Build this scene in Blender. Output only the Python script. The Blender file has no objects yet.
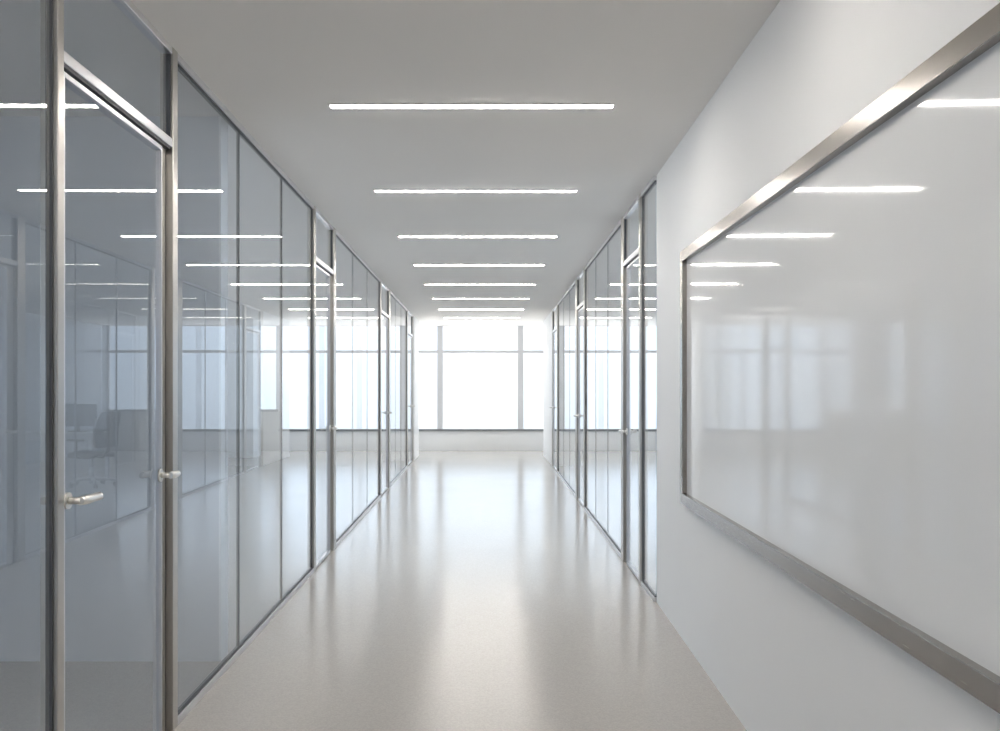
import bpy, bmesh, math, random
from mathutils import Vector
random.seed(4)
S = bpy.context.scene
COL = S.collection

# ------------------------------------------------------------------ camera
CAM_H = 1.41
CEIL = 2.81
F_PX = 900.0
cd = bpy.data.cameras.new('camera')
cam = bpy.data.objects.new('camera', cd)
COL.objects.link(cam)
cam.location = (0, 0, CAM_H)
cam.rotation_euler = (math.pi / 2, 0, 0)
cd.sensor_width = 36.0
cd.lens = 36.0 * F_PX / 1000.0
cd.shift_x = 0.015
cd.shift_y = 0.0225
cd.clip_start = 0.02
cd.clip_end = 500
S.camera = cam

# ------------------------------------------------------------------ world and exposure
SKY = 2.6
w = bpy.data.worlds.new('overcast_sky')
S.world = w
w.use_nodes = True
nt = w.node_tree
nt.nodes.clear()
tc = nt.nodes.new('ShaderNodeTexCoord')
sp = nt.nodes.new('ShaderNodeSeparateXYZ')
rp = nt.nodes.new('ShaderNodeValToRGB')
mr = nt.nodes.new('ShaderNodeMapRange')
bg = nt.nodes.new('ShaderNodeBackground')
ow = nt.nodes.new('ShaderNodeOutputWorld')
mr.inputs['From Min'].default_value = -0.3
mr.inputs['From Max'].default_value = 0.7
nt.links.new(tc.outputs['Generated'], sp.inputs[0])
nt.links.new(sp.outputs['Z'], mr.inputs['Value'])
nt.links.new(mr.outputs[0], rp.inputs[0])
nt.links.new(rp.outputs[0], bg.inputs[0])
nt.links.new(bg.outputs[0], ow.inputs[0])
cr = rp.color_ramp
cr.elements[0].position = 0.0
cr.elements[0].color = (0.86, 0.85, 0.84, 1)
cr.elements[1].position = 1.0
cr.elements[1].color = (0.86, 0.94, 1.0, 1)
for p, c in ((0.17, (0.68, 0.71, 0.75, 1)), (0.235, (0.29, 0.315, 0.35, 1)), (0.29, (0.335, 0.37, 0.41, 1)), (0.42, (0.43, 0.48, 0.54, 1))):
    e = cr.elements.new(p)
    e.color = c
bg.inputs['Strength'].default_value = SKY
S.view_settings.view_transform = 'Standard'
S.view_settings.look = 'None'
S.view_settings.gamma = 1
S.view_settings.exposure = 0.64
S.view_settings.use_curve_mapping = False

STRIP_POWER = 42.0

# ------------------------------------------------------------------ materials
def new_mat(name):
    m = bpy.data.materials.new(name)
    m.use_nodes = True
    return m, m.node_tree, m.node_tree.nodes['Principled BSDF']

def plain(name, col, rough=0.5, metal=0.0, spec=0.5, var=0.03, scale=6.0, bump=0.0, bscale=200.0, coat=0.0):
    m, t, b = new_mat(name)
    n = t.nodes.new('ShaderNodeTexNoise')
    n.inputs['Scale'].default_value = scale
    n.inputs['Detail'].default_value = 4
    co = t.nodes.new('ShaderNodeTexCoord')
    t.links.new(co.outputs['Object'], n.inputs['Vector'])
    mx = t.nodes.new('ShaderNodeMix')
    mx.data_type = 'RGBA'
    mx.inputs[6].default_value = tuple(max(0, c * (1 - var)) for c in col) + (1,)
    mx.inputs[7].default_value = tuple(min(1, c * (1 + var)) for c in col) + (1,)
    t.links.new(n.outputs['Fac'], mx.inputs[0])
    t.links.new(mx.outputs[2], b.inputs['Base Color'])
    b.inputs['Roughness'].default_value = rough
    b.inputs['Metallic'].default_value = metal
    b.inputs['Specular IOR Level'].default_value = spec
    b.inputs['Coat Weight'].default_value = coat
    b.inputs['Coat Roughness'].default_value = 0.03
    if bump:
        n2 = t.nodes.new('ShaderNodeTexNoise')
        n2.inputs['Scale'].default_value = bscale
        bp = t.nodes.new('ShaderNodeBump')
        bp.inputs['Strength'].default_value = bump
        bp.inputs['Distance'].default_value = 0.002
        t.links.new(co.outputs['Object'], n2.inputs['Vector'])
        t.links.new(n2.outputs['Fac'], bp.inputs['Height'])
        t.links.new(bp.outputs[0], b.inputs['Normal'])
    return m

def thin_glass(name, tint, r0=0.09, power=4.1, gloss=(1, 1, 1)):
    """Thin architectural pane: view-angle reflection on the outer faces, clear straight transmission."""
    m = bpy.data.materials.new(name)
    m.use_nodes = True
    t = m.node_tree
    t.nodes.clear()
    out = t.nodes.new('ShaderNodeOutputMaterial')
    tr = t.nodes.new('ShaderNodeBsdfTransparent')
    tr.inputs[0].default_value = tuple(tint) + (1,)
    gl = t.nodes.new('ShaderNodeBsdfGlossy')
    gl.inputs['Color'].default_value = tuple(gloss) + (1,)
    gl.inputs['Roughness'].default_value = 0.0
    ge = t.nodes.new('ShaderNodeNewGeometry')
    dt = t.nodes.new('ShaderNodeVectorMath')
    dt.operation = 'DOT_PRODUCT'
    t.links.new(ge.outputs['Incoming'], dt.inputs[0])
    t.links.new(ge.outputs['Normal'], dt.inputs[1])
    def math_node(op, a, b):
        n = t.nodes.new('ShaderNodeMath')
        n.operation = op
        for i, v in enumerate((a, b)):
            if v is None:
                continue
            if isinstance(v, (int, float)):
                n.inputs[i].default_value = v
            else:
                t.links.new(v, n.inputs[i])
        return n.outputs[0]
    c = math_node('ABSOLUTE', dt.outputs['Value'], None)
    c = math_node('SUBTRACT', 1.0, c)
    c = math_node('POWER', c, power)
    c = math_node('MULTIPLY', c, 1 - r0)
    c = math_node('ADD', c, r0)
    fr = math_node('SUBTRACT', 1.0, ge.outputs['Backfacing'])
    c = math_node('MULTIPLY', c, fr)
    mx = t.nodes.new('ShaderNodeMixShader')
    t.links.new(c, mx.inputs[0])
    t.links.new(tr.outputs[0], mx.inputs[1])
    t.links.new(gl.outputs[0], mx.inputs[2])
    t.links.new(mx.outputs[0], out.inputs[0])
    return m

def floor_material():
    m, t, b = new_mat('polished_floor')
    co = t.nodes.new('ShaderNodeTexCoord')
    vo = t.nodes.new('ShaderNodeTexVoronoi')
    vo.inputs['Scale'].default_value = 160
    t.links.new(co.outputs['Object'], vo.inputs['Vector'])
    r1 = t.nodes.new('ShaderNodeValToRGB')
    r1.color_ramp.elements[0].position = 0.0
    r1.color_ramp.elements[0].color = (0.48, 0.455, 0.425, 1)
    r1.color_ramp.elements[1].position = 1.0
    r1.color_ramp.elements[1].color = (0.55, 0.52, 0.485, 1)
    sx = t.nodes.new('ShaderNodeSeparateColor')
    t.links.new(vo.outputs['Color'], sx.inputs[0])
    t.links.new(sx.outputs[0], r1.inputs[0])
    t.links.new(r1.outputs[0], b.inputs['Base Color'])
    n = t.nodes.new('ShaderNodeTexNoise')
    n.inputs['Scale'].default_value = 1.3
    n.inputs['Detail'].default_value = 3
    t.links.new(co.outputs['Object'], n.inputs['Vector'])
    m2 = t.nodes.new('ShaderNodeMapRange')
    m2.inputs['To Min'].default_value = 0.15
    m2.inputs['To Max'].default_value = 0.20
    t.links.new(n.outputs['Fac'], m2.inputs['Value'])
    t.links.new(m2.outputs[0], b.inputs['Roughness'])
    b.inputs['Specular IOR Level'].default_value = 0.5
    return m

def brushed(name, col, rough=0.28, axis='Y'):
    m, t, b = new_mat(name)
    co = t.nodes.new('ShaderNodeTexCoord')
    mp = t.nodes.new('ShaderNodeMapping')
    mp.inputs['Scale'].default_value = {'Y': (400, 3, 400), 'Z': (400, 400, 3)}[axis]
    n = t.nodes.new('ShaderNodeTexNoise')
    n.inputs['Scale'].default_value = 1.0
    t.links.new(co.outputs['Object'], mp.inputs[0])
    t.links.new(mp.outputs[0], n.inputs['Vector'])
    mx = t.nodes.new('ShaderNodeMapRange')
    mx.inputs['To Min'].default_value = rough - 0.04
    mx.inputs['To Max'].default_value = rough + 0.06
    t.links.new(n.outputs['Fac'], mx.inputs['Value'])
    t.links.new(mx.outputs[0], b.inputs['Roughness'])
    b.inputs['Base Color'].default_value = tuple(col) + (1,)
    b.inputs['Metallic'].default_value = 1.0
    return m

def emit(name, col, strength):
    m = bpy.data.materials.new(name)
    m.use_nodes = True
    t = m.node_tree
    t.nodes.clear()
    o = t.nodes.new('ShaderNodeOutputMaterial')
    e = t.nodes.new('ShaderNodeEmission')
    e.inputs[0].default_value = tuple(col) + (1,)
    e.inputs[1].default_value = strength
    t.links.new(e.outputs[0], o.inputs[0])
    return m

M = dict(
    ceiling=plain('matt_ceiling_paint', (0.91, 0.888, 0.86), 0.9, spec=0.2, var=0.01, scale=2),
    wall=plain('white_wall_paint', (0.93, 0.925, 0.92), 0.55, spec=0.35, var=0.01, scale=2, bump=0.05),
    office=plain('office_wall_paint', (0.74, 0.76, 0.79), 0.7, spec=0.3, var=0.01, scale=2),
    column=plain('white_column_paint', (0.90, 0.905, 0.91), 0.6, spec=0.3, var=0.01),
    sillwall=plain('grey_beige_panel', (0.58, 0.565, 0.535), 0.6, var=0.02),
    floor=floor_material(),
    glass=thin_glass('partition_glass', (0.89, 0.925, 0.965)),
    pane=thin_glass('window_glass', (0.97, 0.985, 0.99), r0=0.06),
    steel=brushed('brushed_post_metal', (0.56, 0.54, 0.51), 0.32, 'Z'),
    rail=brushed('brushed_rail_metal', (0.74, 0.74, 0.76), 0.34, 'Y'),
    bframe=brushed('brushed_whiteboard_frame', (0.36, 0.335, 0.31), 0.24, 'Y'),
    chrome=plain('satin_handle_metal', (0.86, 0.84, 0.80), 0.28, metal=1.0, var=0.01),
    gasket=plain('dark_gasket', (0.085, 0.09, 0.10), 0.5, var=0.05),
    seal=plain('grey_joint_seal', (0.10, 0.105, 0.11), 0.4, var=0.05),
    clear_seal=plain('translucent_joint_seal', (0.34, 0.35, 0.36), 0.3, var=0.05),
    sillbar=plain('dark_grey_sill_bar', (0.25, 0.26, 0.27), 0.4, var=0.02),
    mullion=plain('grey_window_frame', (0.72, 0.73, 0.75), 0.4, var=0.02),
    board=plain('white_marker_surface', (0.90, 0.90, 0.90), 0.05, var=0.005, spec=0.45),
    strip=emit('strip_diffuser', (1.0, 0.95, 0.885), STRIP_POWER),
    trim=plain('white_light_trim', (0.82, 0.81, 0.78), 0.4, var=0.01),
    black=plain('black_plastic', (0.03, 0.032, 0.035), 0.45, var=0.05),
    fabric=plain('charcoal_mesh_fabric', (0.06, 0.065, 0.075), 0.85, var=0.1, bump=0.3, bscale=600),
    desk=plain('pale_desk_laminate', (0.74, 0.73, 0.71), 0.35, var=0.02),
    screen=plain('dark_screen_glass', (0.015, 0.017, 0.02), 0.08, var=0.02),
)

# ------------------------------------------------------------------ helpers
def box_bm(bm, x0, x1, y0, y1, z0, z1, bev=0.0, fn=None):
    vs = []
    for x in (x0, x1):
        for y in (y0, y1):
            for z in (z0, z1):
                p = Vector((x, y, z))
                vs.append(bm.verts.new(fn(p) if fn else p))
    fs = [(0, 1, 3, 2), (4, 6, 7, 5), (0, 4, 5, 1), (2, 3, 7, 6), (0, 2, 6, 4), (1, 5, 7, 3)]
    faces = [bm.faces.new([vs[i] for i in f]) for f in fs]
    bmesh.ops.recalc_face_normals(bm, faces=faces)
    if bev:
        es = list({e for f in faces for e in f.edges})
        bmesh.ops.bevel(bm, geom=es, offset=bev, segments=2, profile=0.5, affect='EDGES')
    return bm

def tube_bm(bm, pts, r, seg=12):
    """round bar through a list of points"""
    pts = [Vector(p) for p in pts]
    rings = []
    n = len(pts)
    for i, p in enumerate(pts):
        d = (pts[min(i + 1, n - 1)] - pts[max(i - 1, 0)]).normalized()
        a = d.cross(Vector((0, 0, 1)))
        if a.length < 0.05:
            a = d.cross(Vector((1, 0, 0)))
        a.normalize()
        b = d.cross(a).normalized()
        rr = r[i] if isinstance(r, (list, tuple)) else r
        rings.append([bm.verts.new(p + rr * (math.cos(2 * math.pi * k / seg) * a + math.sin(2 * math.pi * k / seg) * b)) for k in range(seg)])
    fs = []
    for i in range(n - 1):
        for k in range(seg):
            f = bm.faces.new([rings[i][k], rings[i][(k + 1) % seg], rings[i + 1][(k + 1) % seg], rings[i + 1][k]])
            f.smooth = True
            fs.append(f)
    fs.append(bm.faces.new(list(reversed(rings[0]))))
    fs.append(bm.faces.new(rings[-1]))
    bmesh.ops.recalc_face_normals(bm, faces=fs)
    return bm

def loc_of(o):
    v = Vector((0, 0, 0))
    while o:
        v += Vector(o.location)
        o = o.parent
    return v

def obj(name, bm, mat, parent=None, loc=None):
    """link a bmesh written in world coordinates as one object with its origin at loc (or at the parent's origin)"""
    base = loc_of(parent) if parent else Vector(loc or (0, 0, 0))
    for v in bm.verts:
        v.co -= base
    me = bpy.data.meshes.new(name)
    bm.to_mesh(me)
    bm.free()
    me.materials.append(mat)
    o = bpy.data.objects.new(name, me)
    COL.objects.link(o)
    if parent:
        o.parent = parent
    else:
        o.location = base
    return o

def tag(o, label, cat, group=None, kind=None):
    o['label'] = label
    o['category'] = cat
    if group:
        o['group'] = group
    if kind:
        o['kind'] = kind
    return o

def empty(name, loc, label, cat, group=None, kind=None):
    o = bpy.data.objects.new(name, None)
    COL.objects.link(o)
    o.location = loc
    o.empty_display_size = 0.1
    return tag(o, label, cat, group, kind)

def solid(name, x0, x1, y0, y1, z0, z1, mat, label, cat, bev=0.0):
    o = obj(name, box_bm(bmesh.new(), x0, x1, y0, y1, z0, z1, bev), mat, loc=((x0 + x1) / 2, (y0 + y1) / 2, z0))
    return tag(o, label, cat, kind='structure')

# plan of the two glazed sides: u runs along the corridor, n into the corridor, h up
def left_fn(p):
    return Vector((-(1.275 + 0.008 * p.y) + p.x, p.y, p.z))
def right_fn(p):
    return Vector((1.075 + 0.0096 * p.y - p.x, p.y, p.z))
def board_fn(p):
    return Vector((0.990 + 0.0235 * p.y - p.x, p.y, p.z))
FN = {'left': left_fn, 'right': right_fn, 'board': board_fn}

def ub(side, n0, n1, u0, u1, h0, h1, bev=0.0, bm=None):
    return box_bm(bm or bmesh.new(), n0, n1, u0, u1, h0, h1, bev, FN[side])

# ------------------------------------------------------------------ room shell
Z_END = 20.2
Y0 = -4.0
XL, XR = -6.6, 5.7
solid('floor', XL - .3, XR + .3, Y0 - .3, Z_END + .3, -0.2, 0, M['floor'], 'pale grey-beige polished floor reflecting the windows', 'floor')
solid('ceiling', XL - .3, XR + .3, Y0 - .3, Z_END + .3, CEIL, CEIL + 0.2, M['ceiling'], 'smooth matt grey-white ceiling over the corridor', 'ceiling')
# whiteboard wall on the right (its face follows board_fn)
bm = ub('board', -0.16, 0.0, Y0, 5.92, 0, CEIL)
tag(obj('wall_right', bm, M['wall'], loc=(1.1, 3, 0)), 'plain white wall on the right carrying the whiteboard', 'wall', kind='structure')
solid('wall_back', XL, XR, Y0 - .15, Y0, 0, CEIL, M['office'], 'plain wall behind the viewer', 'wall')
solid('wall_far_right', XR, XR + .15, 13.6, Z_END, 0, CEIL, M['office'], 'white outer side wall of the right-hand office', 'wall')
solid('wall_right_sill', XR, XR + .15, Y0, 13.6, 0, .5, M['office'], 'low wall under the added side windows of the right-hand office', 'wall')
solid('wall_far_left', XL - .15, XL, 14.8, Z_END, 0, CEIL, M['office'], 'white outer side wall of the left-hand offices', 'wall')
solid('wall_left_sill', XL - .15, XL, 4.8, 14.8, 0, .5, M['office'], 'low wall under the added side windows of the left-hand offices', 'wall')
solid('trim_3', -1.372, -1.362, 4.64, 4.77, 0, CEIL, M['column'], 'white end strip of the office cross wall against the left glass', 'wall trim')
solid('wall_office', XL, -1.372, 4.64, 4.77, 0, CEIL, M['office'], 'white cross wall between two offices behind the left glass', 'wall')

# end wall below the windows
MX = [-6.44, -4.63, -2.82, -1.01, 0.80, 2.61, 4.42, 5.62]
solid('wall_end', -4.60, 4.42, Z_END, Z_END + .15, 0, 0.44, M['column'], 'low white wall under the windows at the corridor end', 'wall')
solid('wall_end_left', XL, -4.60, Z_END - .02, Z_END + .15, 0, 0.88, M['sillwall'], 'grey-beige taller sill wall in the left office', 'wall')
solid('wall_end_right', 4.42, XR, Z_END - .02, Z_END + .15, 0, 0.88, M['sillwall'], 'grey-beige taller sill wall in the right office', 'wall')
SILLS = [0.88, 0.44, 0.44, 0.44, 0.44, 0.44, 0.88]
WL = ['window bay with tall sill at the far left office corner', 'second window bay from left, behind the left glass partitions',
      'window bay just left of the corridor end', 'broad central window at the corridor end between two mullions',
      'window bay right of the central corridor window', 'window bay behind the right glass partitions', 'window bay with tall sill at the right office corner']
def window(i, x0, x1, sill):
    y0, y1 = Z_END + .02, Z_END + .12
    t = empty('window_%d' % (i + 1), ((x0 + x1) / 2, Z_END + .07, sill), WL[i], 'window', 'far window bays', 'structure')
    bm = bmesh.new()
    box_bm(bm, x0, x0 + .065, y0, y1, sill, CEIL, .003)
    box_bm(bm, x1 - .065, x1, y0, y1, sill, CEIL, .003)
    box_bm(bm, x0 + .065, x1 - .065, y0 + .01, y1 - .01, 2.195, 2.258, .003)
    box_bm(bm, x0 + .065, x1 - .065, y0 + .01, y1 - .01, CEIL - .012, CEIL, .003)
    obj('window_frame', bm, M['mullion'], t)
    bm = bmesh.new()
    box_bm(bm, x0 + .001, x1 - .001, Z_END - .04, y1, sill - .0, sill + .05, .003)
    obj('window_sill', bm, M['sillbar'], t)
    obj('pane', box_bm(bmesh.new(), x0 + .06, x1 - .06, y0 + .045, y0 + .055, sill + .04, 2.21), M['pane'], t)
    obj('pane', box_bm(bmesh.new(), x0 + .06, x1 - .06, y0 + .045, y0 + .055, 2.24, CEIL - .02), M['pane'], t)
for i in range(7):
    window(i, MX[i], MX[i + 1], SILLS[i])
solid('trim_1', XL, MX[0], Z_END + .02, Z_END + .12, .88, CEIL, M['column'], 'white strip of wall beside the far left window', 'wall trim')
solid('trim_2', MX[-1], XR, Z_END + .02, Z_END + .12, .88, CEIL, M['column'], 'white strip of wall beside the far right window', 'wall trim')

# columns
def column(x0, x1, y0, y1, label):
    o = obj('column', box_bm(bmesh.new(), x0, x1, y0, y1, 0, CEIL, .006), M['column'], loc=((x0 + x1) / 2, (y0 + y1) / 2, 0))
    return tag(o, label, 'column', 'square white columns', 'structure')
column(-1.98, -1.375, 17.5, 18.7, 'square white column at the left side of the corridor end')
column(1.215, 1.88, 16.3, 18.7, 'square white column at the right side of the corridor end')
column(-5.20, -4.66, 18.1, 18.7, 'added white column in the left office, standing in for a reflected column')  # added in place of the right column's reflection in the left glass

# unseen side windows, added to brighten the offices and ceiling: sill wall, head, frames, panes
solid('wall_left', XL - .15, XL, Y0, 4.8, 0, 0.5, M['office'], 'low wall under the added side window of the nearest left office', 'wall')
solid('wall_left_pier', XL - .15, XL, Y0 + 4.4, 4.8, 0.5, CEIL, M['office'], 'white outer wall of the nearest left office', 'wall')
def added_side_window(i, X, y0, y1, label):
    sg = -1 if X < 0 else 1
    t = empty('window_%d' % i, (X, (y0 + y1) / 2, .5), label, 'window', 'added side window bays', 'structure')
    bm = bmesh.new()
    xa, xb = sorted((X + sg * .02, X + sg * .12))
    for a in (y0, y1 - .06):
        box_bm(bm, xa, xb, a, a + .06, .5, CEIL, .003)
    for z in (.5, 2.2, CEIL - .05):
        box_bm(bm, xa + .01, xb - .01, y0 + .06, y1 - .06, z, z + .05, .003)
    obj('window_frame', bm, M['mullion'], t)
    xm = X + sg * .07
    obj('pane', box_bm(bmesh.new(), xm - .005, xm + .005, y0 + .05, y1 - .05, .54, 2.21), M['pane'], t)
    obj('pane', box_bm(bmesh.new(), xm - .005, xm + .005, y0 + .05, y1 - .05, 2.24, CEIL - .03), M['pane'], t)
wi = 8
for k in range(2):
    added_side_window(wi, XL, Y0 + k * 2.2, Y0 + (k + 1) * 2.2, 'added unseen side window bay of the nearest left office, number %d from the back' % (k + 1))
    wi += 1
for k in range(4):  # out-of-view bays added so daylight reaches the mid-corridor ceiling
    added_side_window(wi, XL, 4.8 + k * 2.5, 4.8 + (k + 1) * 2.5, 'added unseen side window bay of the left-hand offices, number %d from the cross wall' % (k + 1))
    wi += 1
for k in range(7):  # likewise added out of view, for daylight from the right
    y = Y0 + k * 17.6 / 7
    added_side_window(wi, XR, y, y + 17.6 / 7, 'added unseen side window bay of the right-hand office, number %d from the back' % (k + 1))
    wi += 1

# ------------------------------------------------------------------ glass partitions
RAIL = 0.030
def partition(side, u0, u1, joints, label, group='glazed wall bays'):
    mid = FN[side](Vector((0, (u0 + u1) / 2, 0)))
    t = empty('glass_partition', mid, label, 'glass partition', group)
    obj('head_rail', ub(side, -.022, .022, u0, u1, CEIL - RAIL, CEIL, .002), M['rail'], t)
    obj('bottom_rail', ub(side, -.022, .022, u0, u1, 0, RAIL, .002), M['rail'], t)
    bm = ub(side, -.012, .012, u0, u1, CEIL - RAIL - .008, CEIL - RAIL)
    ub(side, -.012, .012, u0, u1, RAIL, RAIL + .008, bm=bm)
    if u0 != 5.94:
        ub(side, -.010, .010, u0, u0 + .008, RAIL, CEIL - RAIL, bm=bm)
    ub(side, -.010, .010, u1 - .008, u1, RAIL, CEIL - RAIL, bm=bm)
    obj('gasket', bm, M['gasket'], t)
    us = [u0] + joints + [u1]
    for a, b in zip(us[:-1], us[1:]):
        obj('glass_pane', ub(side, -.006, .006, a + .004, b - .004, RAIL + .008, CEIL - RAIL - .008), M['glass'], t)
    for j in joints:
        obj('joint_seal', ub(side, -.0075, .0075, j - .0035, j + .0035, RAIL + .008, CEIL - RAIL - .008), M['seal'] if side == 'left' and j < 7 else M['clear_seal'], t)
    return t

T0, T1 = 2.397, 2.434      # transom bar
LEAF = 2.374
def lever_handle(side, u, d, parent, h=1.065, sgn=1, L=.125):
    """lever on rose; d = direction of the lever along the corridor, sgn = face of the leaf"""
    fn = FN[side]
    P = lambda n, uu, hh: fn(Vector((n, uu, hh)))
    bm = bmesh.new()
    f = .016
    tube_bm(bm, [P(sgn * f, u, h), P(sgn * (f + .008), u, h)], .026, 24)             # rose
    tube_bm(bm, [P(sgn * (f + .006), u, h), P(sgn * (f + .045), u, h)], .011, 16)      # neck
    tube_bm(bm, [P(sgn * (f + .045), u - d * .008, h), P(sgn * (f + .048), u + d * .02, h), P(sgn * (f + .048), u + d * L, h)], [.013, .0145, .013], 16)
    return obj('door_handle', bm, M['chrome'], parent)

def door(i, side, u0, u1, handles, label, pw0=.06, pw1=.06, jamb=.15):
    """full-height glazed door unit: posts u0.., ..u1, transom, over-light, leaf"""
    mid = FN[side](Vector((0, (u0 + u1) / 2, 0)))
    t = empty('door_%d' % i, mid, label, 'door', 'glazed doors', 'structure')
    for a, b in ((u0, u0 + pw0), (u1 - pw1, u1)):
        bm = ub(side, -.030, .024, a, b, 0, CEIL, .003)
        obj('post', bm, M['steel'], t)
    a, b = u0 + pw0, u1 - pw1
    bm = ub(side, -.016, .016, a - .0, a + .010, 0.003, T0, 0)
    ub(side, -.016, -.006, b - .010, b, 0.003, T0, 0, bm=bm)
    ub(side, -.016, .016, a + .010, b - .010, T0 - .010, T0, 0, bm=bm)
    ub(side, -.014, .014, a, a + .008, T1, CEIL - RAIL, 0, bm=bm)
    ub(side, -.014, .014, b - .008, b, T1, CEIL - RAIL, 0, bm=bm)
    obj('gasket', bm, M['gasket'], t)
    obj('transom_bar', ub(side, -.022, .022, a, b, T0, T1, .003), M['rail'], t)
    obj('head_rail', ub(side, -.022, .022, a, b, CEIL - RAIL, CEIL, .002), M['rail'], t)
    obj('overlight_pane', ub(side, -.006, .006, a + .008, b - .008, T1, CEIL - RAIL), M['glass'], t)
    obj('jamb', ub(side, -.020, -.004, b - jamb, b - .010, .003, T0 - .010, .002), M['steel'], t)
    la, lb = a + .010, b - jamb - .003
    bm = bmesh.new()
    ub(side, -.018, .018, la, la + .010, .008, LEAF, .002, bm)
    ub(side, -.018, .018, lb - .007, lb, .008, LEAF, .002, bm)
    ub(side, -.018, .018, la + .010, lb - .007, LEAF - .018, LEAF, .002, bm)
    ub(side, -.018, .018, la + .010, lb - .007, .008, .03, .002, bm)
    leaf = obj('door_leaf', bm, M['rail'], t)
    obj('door_pane', ub(side, -.006, .006, la + .010, lb - .007, .03, LEAF - .018), M['glass'], leaf)
    for where in handles:
        u, d = (la + .022, 1) if where == 'near' else (lb - .028, 1)
        lever_handle(side, u, d, leaf, sgn=1, L=.125 if where == 'near' else .07)
    return t

partition('left', Y0 + .02, 2.682, [-1.9, .1, 1.6], 'tall clear glass bay at the left edge, nearest the viewer')
door(1, 'left', 2.682, 3.755, ['near', 'far'], 'nearest glazed door in the left glass wall, with two lever handles', .041, .060, .105)
partition('left', 3.755, 6.887, [4.785, 5.83], 'three-pane glass bay between the first and second left doors')
door(2, 'left', 6.887, 7.95, ['far'], 'second glazed door along the left glass wall', .08, .13)
partition('left', 7.95, 11.60, [9.15, 10.35], 'glass bay between the second and third left doors')
door(3, 'left', 11.60, 12.90, ['far'], 'third glazed door along the left glass wall', .10, .18)
partition('left', 12.90, 16.0, [13.9, 14.9], 'glass bay between the third and fourth left doors')
door(4, 'left', 16.0, 17.5, ['far'], 'farthest glazed door on the left, near the end column', .14, .18)

partition('right', 5.94, 6.45, [], 'narrow glass bay beside the end of the whiteboard wall')
door(5, 'right', 6.45, 7.44, ['far'], 'nearest glazed door in the right glass wall', .08, .13)
partition('right', 7.44, 10.45, [8.45, 9.45], 'glass bay between the first and second right doors')
door(6, 'right', 10.45, 11.6, ['far'], 'second glazed door along the right glass wall', .10, .20)
partition('right', 11.6, 14.9, [12.7, 13.8], 'glass bay between the second and third right doors')
door(7, 'right', 14.9, 16.3, ['far'], 'farthest glazed door on the right, near the end column', .14, .18)

# ------------------------------------------------------------------ whiteboard
BU0, BU1, BH0, BH1 = 1.15, 4.94, 0.779, 2.156
FW = 0.058
t = empty('whiteboard', board_fn(Vector((0, 3.03, BH0))), 'large glossy whiteboard with brushed metal frame on the right wall', 'whiteboard')
bm = ub('board', 0, .036, BU0, BU1, BH1 - FW, BH1, .002)
obj('top_frame', bm, M['bframe'], t)
bm = ub('board', 0, .036, BU0, BU1, BH0, BH0 + FW, .002)
obj('bottom_frame', bm, M['bframe'], t)
obj('side_frame', ub('board', 0, .036, BU1 - FW, BU1, BH0 + FW, BH1 - FW, .002), M['bframe'], t)
obj('side_frame', ub('board', 0, .036, BU0, BU0 + FW, BH0 + FW, BH1 - FW, .002), M['bframe'], t)
obj('writing_surface', ub('board', .002, .010, BU0 + FW - .004, BU1 - FW + .004, BH0 + FW - .004, BH1 - FW + .004), M['board'], t)

# ------------------------------------------------------------------ ceiling strip lights
LN = [1.40, 1.40, 1.40, 1.395, 1.425, 1.455, 1.475, 1.485, 1.495, 1.50, 1.50]
ordn = [None, None, None, 'first and longest-looking', 'second', 'third', 'fourth', 'fifth', 'sixth', 'seventh', 'last']
def strip(k):
    y = 4.46 + 1.92 * (k - 3)
    L = LN[k]
    x = -0.066
    if ordn[k]:
        lab = 'slim recessed ceiling strip light, %s one along the corridor' % ordn[k]
    else:
        lab = 'slim recessed ceiling strip light overhead, %s the first visible one' % ['three places behind', 'two places behind', 'just behind'][k]
    t = empty('ceiling_light', (x, y, CEIL), lab, 'ceiling light', 'corridor strip lights')
    hw = .023
    bm = bmesh.new()
    box_bm(bm, x - L/2 - .008, x + L/2 + .008, y - hw - .008, y - hw, CEIL - .006, CEIL, .001)
    box_bm(bm, x - L/2 - .008, x + L/2 + .008, y + hw, y + hw + .008, CEIL - .006, CEIL, .001)
    box_bm(bm, x - L/2 - .008, x - L/2, y - hw, y + hw, CEIL - .006, CEIL, .001)
    box_bm(bm, x + L/2, x + L/2 + .008, y - hw, y + hw, CEIL - .006, CEIL, .001)
    obj('trim', bm, M['trim'], t)
    obj('diffuser', box_bm(bmesh.new(), x - L/2, x + L/2, y - hw + .004, y + hw - .004, CEIL - .009, CEIL, .002), M['strip'], t)
for k in range(11):
    strip(k)

# ------------------------------------------------------------------ office furniture behind the right glass
DX0, DX1, DY0, DY1 = 3.00, 4.50, 13.30, 14.05
t = empty('desk', ((DX0 + DX1) / 2, (DY0 + DY1) / 2, 0), 'pale office desk seen as a reflection in the nearest left door', 'desk')
obj('desktop', box_bm(bmesh.new(), DX0, DX1, DY0, DY1, .715, .745, .004), M['desk'], t)
for x in (DX0 + .05, DX1 - .10):
    for y in (DY0 + .05, DY1 - .10):
        obj('leg', box_bm(bmesh.new(), x, x + .05, y, y + .05, 0, .715, .004), M['rail'], t)
obj('cross_bar', box_bm(bmesh.new(), DX0 + .10, DX1 - .10, DY1 - .085, DY1 - .065, .60, .70, .003), M['rail'], t)
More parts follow.
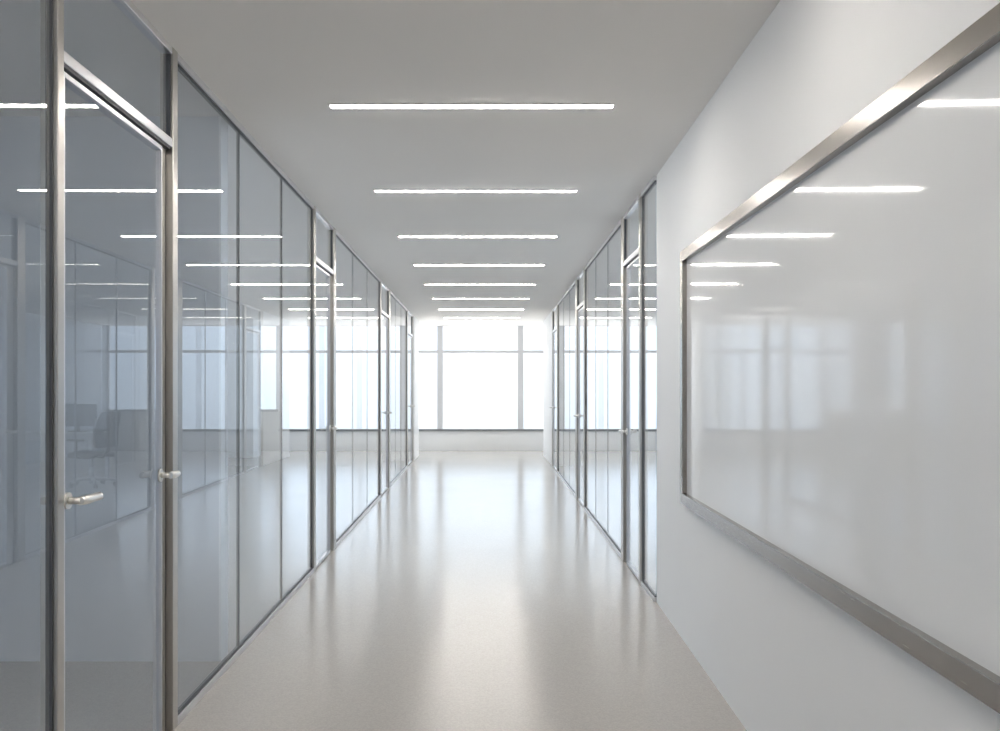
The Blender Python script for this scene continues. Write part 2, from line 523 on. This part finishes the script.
# monitor
mx, my = 3.42, 13.70
t = empty('monitor', (mx, my, .745), 'dark computer monitor standing on the pale desk', 'monitor')
obj('housing', box_bm(bmesh.new(), mx - .29, mx + .29, my, my + .035, .83, 1.17, .008), M['black'], t)
obj('screen', box_bm(bmesh.new(), mx - .275, mx + .275, my - .003, my + .001, .85, 1.155), M['screen'], t)
bm = bmesh.new()
box_bm(bm, mx - .12, mx + .12, my - .07, my + .12, .745, .757, .004)
box_bm(bm, mx - .025, mx + .025, my + .035, my + .055, .75, .98, .004)
obj('stand', bm, M['black'], t)

def office_chair(cx, cy, a, label):
    t = empty('office_chair', (cx, cy, 0), label, 'chair')
    ca, sa = math.cos(a), math.sin(a)
    def W(x, y, z):
        return Vector((cx + ca * x - sa * y, cy + sa * x + ca * y, z))
    def curved(w0, w1, pts, th, mat, name):
        """padded shell following a side profile (y, z) with width from w0 to w1"""
        bm = bmesh.new()
        n = len(pts)
        K = 8
        grid = []
        for i, (py, pz) in enumerate(pts):
            q0 = pts[max(i - 1, 0)]
            q1 = pts[min(i + 1, n - 1)]
            dy, dz = q1[0] - q0[0], q1[1] - q0[1]
            l = math.hypot(dy, dz)
            ny, nz = -dz / l, dy / l
            wd = w0 + (w1 - w0) * i / (n - 1)
            if i in (0, n - 1):
                wd *= .86
            front, back = [], []
            for k in range(K + 1):
                s = k / K * 2 - 1
                bow = .035 * s * s
                front.append(bm.verts.new(W(s * wd / 2, py + ny * (th / 2 + bow), pz + nz * (th / 2 + bow))))
                back.append(bm.verts.new(W(s * wd / 2, py - ny * (th / 2 - bow), pz - nz * (th / 2 - bow))))
            grid.append(front + back[::-1])
        m = 2 * (K + 1)
        for i in range(n - 1):
            for k in range(m):
                bm.faces.new([grid[i][k], grid[i][(k + 1) % m], grid[i + 1][(k + 1) % m], grid[i + 1][k]])
        bm.faces.new(grid[0][::-1])
        bm.faces.new(grid[-1])
        bmesh.ops.recalc_face_normals(bm, faces=bm.faces[:])
        for f in bm.faces:
            f.smooth = True
        return obj(name, bm, mat, t)
    curved(.50, .46, [(.25, .46), (.20, .48), (.05, .475), (-.12, .47), (-.22, .485)], .06, M['fabric'], 'seat')
    curved(.46, .40, [(-.24, .56), (-.22, .68), (-.23, .82), (-.27, .96), (-.33, 1.08)], .035, M['fabric'], 'backrest')
    bm = bmesh.new()
    tube_bm(bm, [W(0, -.05, .43), W(0, -.20, .42), W(0, -.29, .50), W(0, -.27, .66), W(0, -.26, .80)], .02, 10)
    obj('back_bracket', bm, M['black'], t)
    bm = tube_bm(bmesh.new(), [W(0, 0, .44), W(0, 0, .26)], .022, 14)
    tube_bm(bm, [W(0, 0, .27), W(0, 0, .10)], .032, 14)
    obj('gas_column', bm, M['chrome'], t)
    for s in (-1, 1):
        bm = tube_bm(bmesh.new(), [W(s * .18, 0, .43), W(s * .29, 0, .44), W(s * .30, -.02, .52), W(s * .30, -.02, .66)], .014, 10)
        box_bm(bm, -.035, .035, -.14, .13, .66, .69, .01, fn=lambda p, s=s: W(p.x + s * .30, p.y, p.z))
        obj('armrest', bm, M['black'], t)
    bm = bmesh.new()
    for k in range(5):
        b = 2 * math.pi * k / 5 + .3
        tube_bm(bm, [W(0, 0, .11), W(.16 * math.cos(b), .16 * math.sin(b), .105), W(.31 * math.cos(b), .31 * math.sin(b), .08)], [.03, .022, .015], 10)
    base = obj('star_base', bm, M['chrome'], t)
    for k in range(5):
        b = 2 * math.pi * k / 5 + .3
        c, s_ = math.cos(b), math.sin(b)
        bm = bmesh.new()
        for q in (-.016, .016):
            p0 = W(.31 * c - q * s_ - .011 * s_, .31 * s_ + q * c + .011 * c, .03)
            p1 = W(.31 * c - q * s_ + .011 * s_, .31 * s_ + q * c - .011 * c, .03)
            tube_bm(bm, [p0, p1], .03, 16)
        tube_bm(bm, [W(.31 * c, .31 * s_, .03), W(.31 * c, .31 * s_, .085)], .008, 8)
        obj('caster', bm, M['black'], base)
    return t
office_chair(2.90, 13.0, -1.15, 'dark swivel office chair at the pale desk, reflected in the nearest left door')
